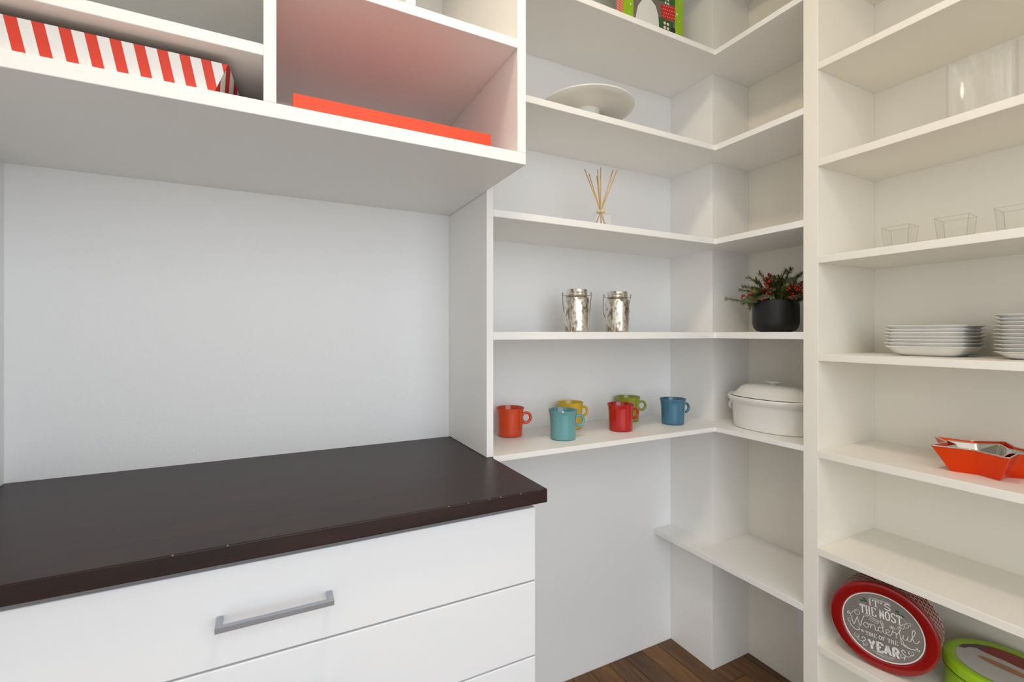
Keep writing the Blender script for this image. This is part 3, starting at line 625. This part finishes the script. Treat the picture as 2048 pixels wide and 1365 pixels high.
GL = {
    'I': [[(.5, 0), (.5, 1)], [(.1, 0), (.9, 0)], [(.1, 1), (.9, 1)]],
    'T': [[(.5, 0), (.5, 1)], [(0, 1), (1, 1)], [(.04, 1), (.04, .76)], [(.96, 1), (.96, .76)], [(.24, 0), (.76, 0)]],
    'H': [[(.2, 0), (.2, 1)], [(.8, 0), (.8, 1)], [(.2, .5), (.8, .5)], [(0, 0), (.38, 0)], [(.62, 0), (1, 0)], [(0, 1), (.38, 1)], [(.62, 1), (1, 1)]],
    'E': [[(.22, 0), (.22, 1)], [(0, 1), (.95, 1)], [(0, 0), (1, 0)], [(.22, .52), (.72, .52)], [(.95, 1), (.95, .78)], [(1, 0), (1, .24)]],
    'M': [[(.14, 0), (.14, 1)], [(.14, 1), (.5, .25)], [(.5, .25), (.86, 1)], [(.86, 1), (.86, 0)], [(0, 0), (.3, 0)], [(.7, 0), (1, 0)], [(0, 1), (.16, 1)], [(.84, 1), (1, 1)]],
    'O': [arc(.5, .5, .44, .5, 0, 360, 24)],
    'S': [sm([(.92, .8), (.75, .98), (.42, 1.0), (.14, .86), (.14, .66), (.4, .54), (.7, .44), (.9, .26), (.8, .07), (.5, 0), (.2, .05), (.06, .24)], 4)],
    'F': [[(.22, 0), (.22, 1)], [(0, 1), (.95, 1)], [(.22, .52), (.72, .52)], [(.95, 1), (.95, .78)], [(0, 0), (.46, 0)]],
    'Y': [[(.04, 1), (.5, .46)], [(.96, 1), (.5, .46)], [(.5, .5), (.5, 0)]],
    'A': [[(.06, 0), (.5, 1)], [(.94, 0), (.5, 1)], [(.24, .3), (.76, .3)]],
    'R': [[(.16, 0), (.16, 1)], [(.16, 1)] + arc(.5, .74, .36, .26, 90, -90, 12) + [(.16, .48)], [(.5, .48), (.92, 0)]],
    "'": [[(.5, 1), (.36, .72)]],
}
def word(bm, s, x0, x1, y0, y1, w, z, thin=None):
    n = sum(0.45 if c in " 'I" else 1.0 for c in s); adv = (x1 - x0) / n; x = x0; h = y1 - y0
    for c in s:
        a = adv * (0.45 if c in " 'I" else 1.0)
        if c != ' ':
            cw = a * 0.80; cx = x + a * 0.10
            for st in GL[c]:
                P = [(cx + px * cw, y0 + py * h) for px, py in st]
                ww = w
                if thin and len(P) == 2 and abs(P[0][1] - P[1][1]) < 1e-6: ww = thin
                ribbon(bm, P, ww, z)
        x += a
def spiral(cx, cy, r0, turns, a0, n=26, sg=1):
    return [(cx + r0 * (1 - 0.82 * i / n) * math.cos(math.radians(a0 + sg * 360 * turns * i / n)), cy + r0 * (1 - 0.82 * i / n) * math.sin(math.radians(a0 + sg * 360 * turns * i / n))) for i in range(n + 1)]
def flake(bm, cx, cy, r, z, w):
    for k in range(4):
        a = math.pi * k / 4 + 0.2; ribbon(bm, [(cx - r * math.cos(a), cy - r * math.sin(a)), (cx + r * math.cos(a), cy + r * math.sin(a))], w, z)

# ------------------------------------------------------------------ red tin standing on its edge
ta, tt, tR = 0.2387, -0.0484, 0.1144
rtn = tag(empty('red_cookie_tin', (1.4101, 0.6438, 0.3790)), 'round red tin with white holiday lettering standing on edge', 'tin')
e1 = Vector((math.sin(ta), -math.cos(ta), 0)); n0 = Vector((-math.cos(ta), -math.sin(ta), 0))
e2 = Vector((0, 0, 1)) * math.cos(tt) - n0 * math.sin(tt); e3 = e1.cross(e2).normalized()
TM = Matrix.Translation((0, 0, 0.1138 + 0.0002)) @ Matrix((e1, e2, e3)).transposed().to_4x4()
DASH = dashes('red_tin_dash_print', rgb(120, 16, 16), rgb(214, 204, 190), (64, 130, 1), 0.30, 0.35)
lid = lathe('lid', [(0.086, -0.0025), (0.0885, 0.0), (0.091, 0.0010), (0.107, 0.0010), (0.1115, 0.0002), (0.1138, -0.0018), (0.1144, -0.0045), (0.1144, -0.013), (0.1135, -0.0138), (0.1118, -0.0138)], M_RED, rtn, 96); lid.matrix_local = TM
bd = lathe('body', [(0.1118, -0.0138), (0.1118, -0.07), (0.1128, -0.072), (0.1118, -0.074), (0, -0.074)], DASH, rtn, 96); bd.matrix_local = TM
M_WINDOW = mat('smoky_silver_window', rgb(172, 168, 163), 0.32, 0.5, var=0.3, bscale=14)
def onlid(name, o): o.parent = lid; return o
wn = lathe('lid_window', [(0, -0.0027), (0.0865, -0.0027)], M_WINDOW, lid, 72)
rg = lathe('white_ring', [(0.0838, -0.0024), (0.0842, -0.0014), (0.0862, -0.0012), (0.0868, -0.0022)], M_WPRINT, lid, 96)
bm = bmesh.new(); Z = -0.0022
mm = 0.001
word(bm, "IT'S", -25 * mm, 24 * mm, 51 * mm, 66 * mm, 2.4 * mm, Z, 1.2 * mm)
word(bm, "THE MOST", -45 * mm, 44 * mm, 24 * mm, 46 * mm, 2.9 * mm, Z, 1.4 * mm)
word(bm, "TIME OF THE", -37 * mm, 31.5 * mm, -33 * mm, -23.5 * mm, 1.5 * mm, Z + 1e-5, 0.9 * mm)
word(bm, "YEAR", -33 * mm, 34 * mm, -66 * mm, -43 * mm, 5.6 * mm, Z, 4.6 * mm)
def cur(pts, w=1.1, t=False): ribbon(bm, [(a * mm, b * mm) for a, b in sm(pts, 7)], w * mm, Z + 2e-5, t)
# cursive "Wonderful" drawn as pen strokes (millimetres)
cur([(-70, 17), (-74, 13), (-72, 9), (-66, 12), (-60, 20), (-53, 27), (-46, 24), (-47, 16), (-54, 14), (-57, 20), (-52, 23)], 1.0)
cur([(-75, 10), (-70, 13), (-66, 4), (-62, -13), (-60, -14), (-55, 0), (-52, 8), (-51, 2), (-48, -12), (-46, -13), (-42, 2), (-38, 13), (-36, 16)], 1.5)
cur([(-33, 0), (-37, -2), (-39, -7), (-36, -12), (-31, -12), (-28, -7), (-30, -1), (-34, 0), (-28, -3), (-25, -1)], 1.3)
cur([(-25, 0), (-24, -6), (-24, -12), (-23, -5), (-19, 0), (-15, -1), (-14, -6), (-14, -12), (-11, -13), (-8, -10)], 1.3)
cur([(3, -2), (-3, 0), (-7, -4), (-7, -10), (-3, -13), (1, -9), (3, 2), (3, 14), (0, 18), (-2, 15), (1, 4), (3, -8), (5, -13), (9, -11)], 1.3)
cur([(8, -8), (13, -7), (16, -3), (13, 0), (9, -2), (8, -8), (11, -13), (16, -13), (20, -9)], 1.3)
cur([(20, -9), (22, -1), (23, 1), (25, -2), (29, -1), (29, -7), (29, -13), (31, -13)], 1.3)
cur([(30, -6), (36, 4), (40, 13), (38, 17), (36, 11), (37, -4), (38, -19), (39, -26), (43, -24), (42, -17), (39, -12), (42, -9), (44, -3)], 1.3)
cur([(44, 0), (43, -7), (45, -12), (49, -11), (52, -4), (53, 1), (52, -6), (53, -12), (57, -11), (60, -5)], 1.3)
cur([(58, -6), (65, 6), (68, 16), (65, 20), (62, 12), (62, -2), (65, -11), (70, -10), (75, -2)], 1.4)
cur([(31, 9), (36, 18), (42, 24), (47, 22), (45, 15), (40, 17), (44, 26), (51, 30), (56, 26), (52, 20), (47, 24), (53, 33), (60, 34), (59, 28), (54, 29)], 0.8)
cur([(56, 34), (50, 36), (44, 44), (40, 52)], 0.5)
# flourishes
cur([(-34, 16), (-24, 21), (-12, 17), (-4, 13), (-14, 12), (-28, 17), (-34, 21), (-30, 24), (-18, 17), (-6, 9), (-14, 7), (-26, 12)], 0.8)
for sx, oy in ((-1, 0), (1, 2)):
    fx = lambda pts: [(sx * a, b + oy) for a, b in pts]
    cur(fx([(66, -6 - (18 if sx > 0 else 0)), (70, -12 - (14 if sx > 0 else 0)), (66, -22 - (8 if sx > 0 else 0)), (58, -28 - (4 if sx > 0 else 0)), (50, -26 - (6 if sx > 0 else 0)), (50, -20 - (10 if sx > 0 else 0)), (55, -20 - (11 if sx > 0 else 0))]), 1.5, True)
    cur(fx([(58, -36), (62, -42), (58, -48), (52, -46), (53, -40), (57, -42)]), 1.2, True)
    cur(fx([(60, -45), (52, -54), (44, -54), (38, -48), (40, -42), (45, -44), (43, -48)]), 1.5, True)
    cur(fx([(46, -54), (42, -60), (36, -62), (35, -56), (39, -55)]), 1.2, True)
    cur(fx([(44, -53), (43, -62), (41, -67)]), 1.3, True)
    cur(fx([(68, -2 - (26 if sx > 0 else 0)), (74, -6 - (22 if sx > 0 else 0)), (72, -12 - (20 if sx > 0 else 0)), (68, -9 - (21 if sx > 0 else 0))]), 1.1, True)
cur([(-22, 69), (-10, 71), (4, 71), (16, 70), (22, 68), (10, 69), (-4, 68.5), (-14, 68)], 0.7)
cur([(-24, -70), (-8, -70), (8, -71), (22, -70), (10, -74), (-6, -74), (-18, -73), (2, -77), (16, -76)], 0.7)
for cx, cy, r in ((22, 9, 6.5), (-43, -26, 4.0), (46, -27, 4.0)): flake(bm, cx * mm, cy * mm, r * mm, Z, 0.9 * mm)
lt = link('lettering', mesh_of('lettering', bm), M_WPRINT, lid); lt.rotation_euler = (0, 0, math.radians(3.2))
bm = bmesh.new()
for cx, cy, s_ in ((-34, 56, 1), (-42, 54, 1), (-37, 61, 0.8), (32, 57, 1), (37, 51, 1), (42, 49, 1)):
    disc(bm, cx * mm, cy * mm, 4.6 * s_ * mm, Z, 12, 0.55)
link('holly_print', mesh_of('holly_print', bm), mat('green_print', rgb(34, 92, 52), 0.5, var=0.1, bscale=40), lid)
bm = bmesh.new()
for cx, cy in ((-29, 52), (-27, 50), (-30, 49), (29, 51), (31, 49), (28, 48)): disc(bm, cx * mm, cy * mm, 1.1 * mm, Z, 10)
link('berry_print', mesh_of('berry_print', bm), mat('red_print', rgb(170, 50, 30), 0.5, var=0.1, bscale=40), lid)
lid.modifiers['edges'].split_angle = math.radians(50)

# ------------------------------------------------------------------ lime tin lying flat
gt = tag(empty('green_cookie_tin', (1.5465, 0.4555, 0.3788)), 'round lime green tin standing upright beside the red tin', 'tin')
lathe('body', [(0, 0), (0.103, 0), (0.1045, 0.0015), (0.1045, 0.078)], M_LIME, gt, 80)
gl = lathe('lid', [(0.1075, 0.066), (0.108, 0.0665), (0.108, 0.083), (0.1068, 0.087), (0.103, 0.0895), (0.096, 0.0898), (0.0862, 0.0885), (0.085, 0.0878), (0, 0.0878)], M_LIME, gt, 96)
lathe('seam', [(0.1078, 0.0645), (0.1086, 0.0648), (0.1086, 0.0662), (0.1078, 0.0665)], mat('dark_tin_edge', rgb(46, 52, 16), 0.4, 0.6, var=0.2, bscale=50), gt, 80)
lathe('picture_panel', [(0, 0.0882), (0.0835, 0.0882)], mat('grey_white_print', rgb(206, 204, 200), 0.35, var=0.06, bscale=20), gl, 64)
bm = bmesh.new()
band = [(0.0825 * math.cos(math.radians(a)), 0.0825 * math.sin(math.radians(a))) for a in range(-70, 63, 7)] + [(0.03, 0.055), (0.028, 0.03), (0.031, 0.008), (0.028, -0.015), (0.031, -0.04), (0.027, -0.06)]
bm.faces.new([bm.verts.new((x, y, 0.0885)) for x, y in band])
link('red_band_print', mesh_of('red_band_print', bm), mat('deep_red_print', rgb(150, 26, 16), 0.4, var=0.1, bscale=30), gl)
bm = bmesh.new(); bm.faces.new([bm.verts.new((x, y, 0.0886)) for x, y in ((0.07, 0.044), (0.05, 0.066), (0.02, 0.081), (0.0, 0.083), (0.005, 0.072), (0.02, 0.07), (0.033, 0.057), (0.05, 0.045))])
link('grey_corner_print', mesh_of('grey_corner_print', bm), mat('grey_print', rgb(96, 84, 78), 0.5, var=0.1, bscale=30), gl)
bm = bmesh.new(); disc(bm, -0.002, -0.002, 0.012, 0.0886, 24, 4.0)
link('tan_oval_print', mesh_of('tan_oval_print', bm), mat('tan_print', rgb(190, 134, 92), 0.5, var=0.1, bscale=30), gl)
bm = bmesh.new(); R = random.Random(3)
for k in range(16):
    a = math.radians(R.uniform(150, 300)); r = R.uniform(0.09, 0.1); disc(bm, r * math.cos(a), r * math.sin(a), R.uniform(0.0006, 0.0014), 0.0905, 8)
link('snow_dot_print', mesh_of('snow_dot_print', bm), M_WPRINT, gl)

# ------------------------------------------------------------------ holiday gift tin on the top shelf
gx0, gx1, gy, gz0, gz1 = 1.0455, 1.3195, 1.2205, 2.2473, 2.535
gb = tag(empty('holiday_gift_tin', ((gx0 + gx1) / 2, gy, gz0)), 'lime green and red holiday gift tin with printed presents on the top shelf', 'tin')
hw = (gx1 - gx0) / 2; H = gz1 - gz0; dp = 0.037
box('body', (-hw, hw, 0.0, dp, 0.0, H), M_LIME, gb, bev=0.001)
bm = bmesh.new(); uvl = bm.loops.layers.uv.verify()
f = bm.faces.new([bm.verts.new(p) for p in ((-hw - 0.0004, 0.0012, 0.001), (-hw - 0.0004, 0.0012, H - 0.001), (-hw - 0.0004, dp - 0.001, H - 0.001), (-hw - 0.0004, dp - 0.001, 0.001))])
for lp, uv in zip(f.loops, ((0, 0), (0, 1), (0.14, 1), (0.14, 0))): lp[uvl].uv = (uv[1], uv[0])
link('side_print', mesh_of('side_print', bm), dashes('red_dash_print', rgb(226, 72, 44), rgb(244, 226, 205), (52, 62, 1), 0.30, 0.5), gb)
def flat(name, polys, m, y, parent=gb):
    bm = bmesh.new()
    for P in polys: bm.faces.new([bm.verts.new((a, y, b)) for a, b in P])
    bmesh.ops.recalc_face_normals(bm, faces=bm.faces[:]); return link(name, mesh_of(name, bm), m, parent)
def circ(cx, cz, r, n=16): return [(cx + r * math.cos(2 * math.pi * i / n), cz + r * math.sin(2 * math.pi * i / n)) for i in range(n)]
pnl = box('front_panel', (-0.0935, 0.0985, -0.0006, 0.0002, 0.02, H - 0.02), mat('grey_panel_print', rgb(124, 112, 104), 0.5, var=0.1, bscale=20), gb, bev=0)
flat('snow_mound_print', [[(-0.085, 0.0205), (0.025, 0.0205), (0.028, 0.06), (0.022, 0.11), (0.005, 0.15), (-0.02, 0.168), (-0.05, 0.16), (-0.075, 0.125), (-0.086, 0.08)]], M_WPRINT, -0.0009)
G2 = mat('green_present_print', rgb(44, 104, 48), 0.5, var=0.3, bscale=60, mapping=(6, 1, 0.5)); R2 = mat('red_present_print', rgb(206, 36, 24), 0.5, var=0.06, bscale=30)
flat('green_present_print', [[(0.022, 0.072), (0.088, 0.068), (0.09, 0.118), (0.018, 0.118)], [(0.015, 0.175), (0.095, 0.178), (0.095, 0.235), (0.012, 0.235)]], G2, -0.0010)
flat('red_present_print', [[(0.034, 0.118), (0.0975, 0.125), (0.0975, 0.176), (0.03, 0.164)], [(0.03, 0.036), (0.06, 0.066), (0.08, 0.04), (0.06, 0.022)], [(0.05, 0.072), (0.055, 0.072), (0.056, 0.118), (0.051, 0.118)]], R2, -0.0012)
R = random.Random(11); dots = []
for a in range(6):
    for b in range(4): dots.append(circ(0.04 + a * 0.0105 + (b % 2) * 0.005, 0.126 + b * 0.0125 + a * 0.001, 0.0017, 10))
def bow(cx, cz, s): return [circ(cx + s * 0.011 * math.cos(a), cz + s * 0.011 * math.sin(a), 0.0055 * s, 12) for a in [math.pi / 4 + math.pi / 2 * k for k in range(4)]]
flat('dot_print', dots + bow(0.055, 0.095, 1.0) + bow(0.058, 0.182, 0.8) + [circ(-0.108 + 0.006 * math.sin(k * 2.1), 0.03 + k * 0.03, 0.0035 if k % 3 == 0 else 0.0016, 12) for k in range(8)] + [circ(0.112 + 0.008 * math.sin(k * 1.7), 0.02 + k * 0.022, 0.0042 if k % 4 == 2 else 0.0018, 12) for k in range(11)], M_WPRINT, -0.0015)['kind'] = 'stuff'
flat('dark_dot_print', [circ(0.026, 0.062, 0.011), circ(0.088, 0.088, 0.0105), circ(0.075, 0.03, 0.008)], mat('black_print', rgb(38, 32, 30), 0.5, var=0.1, bscale=30), -0.0016)
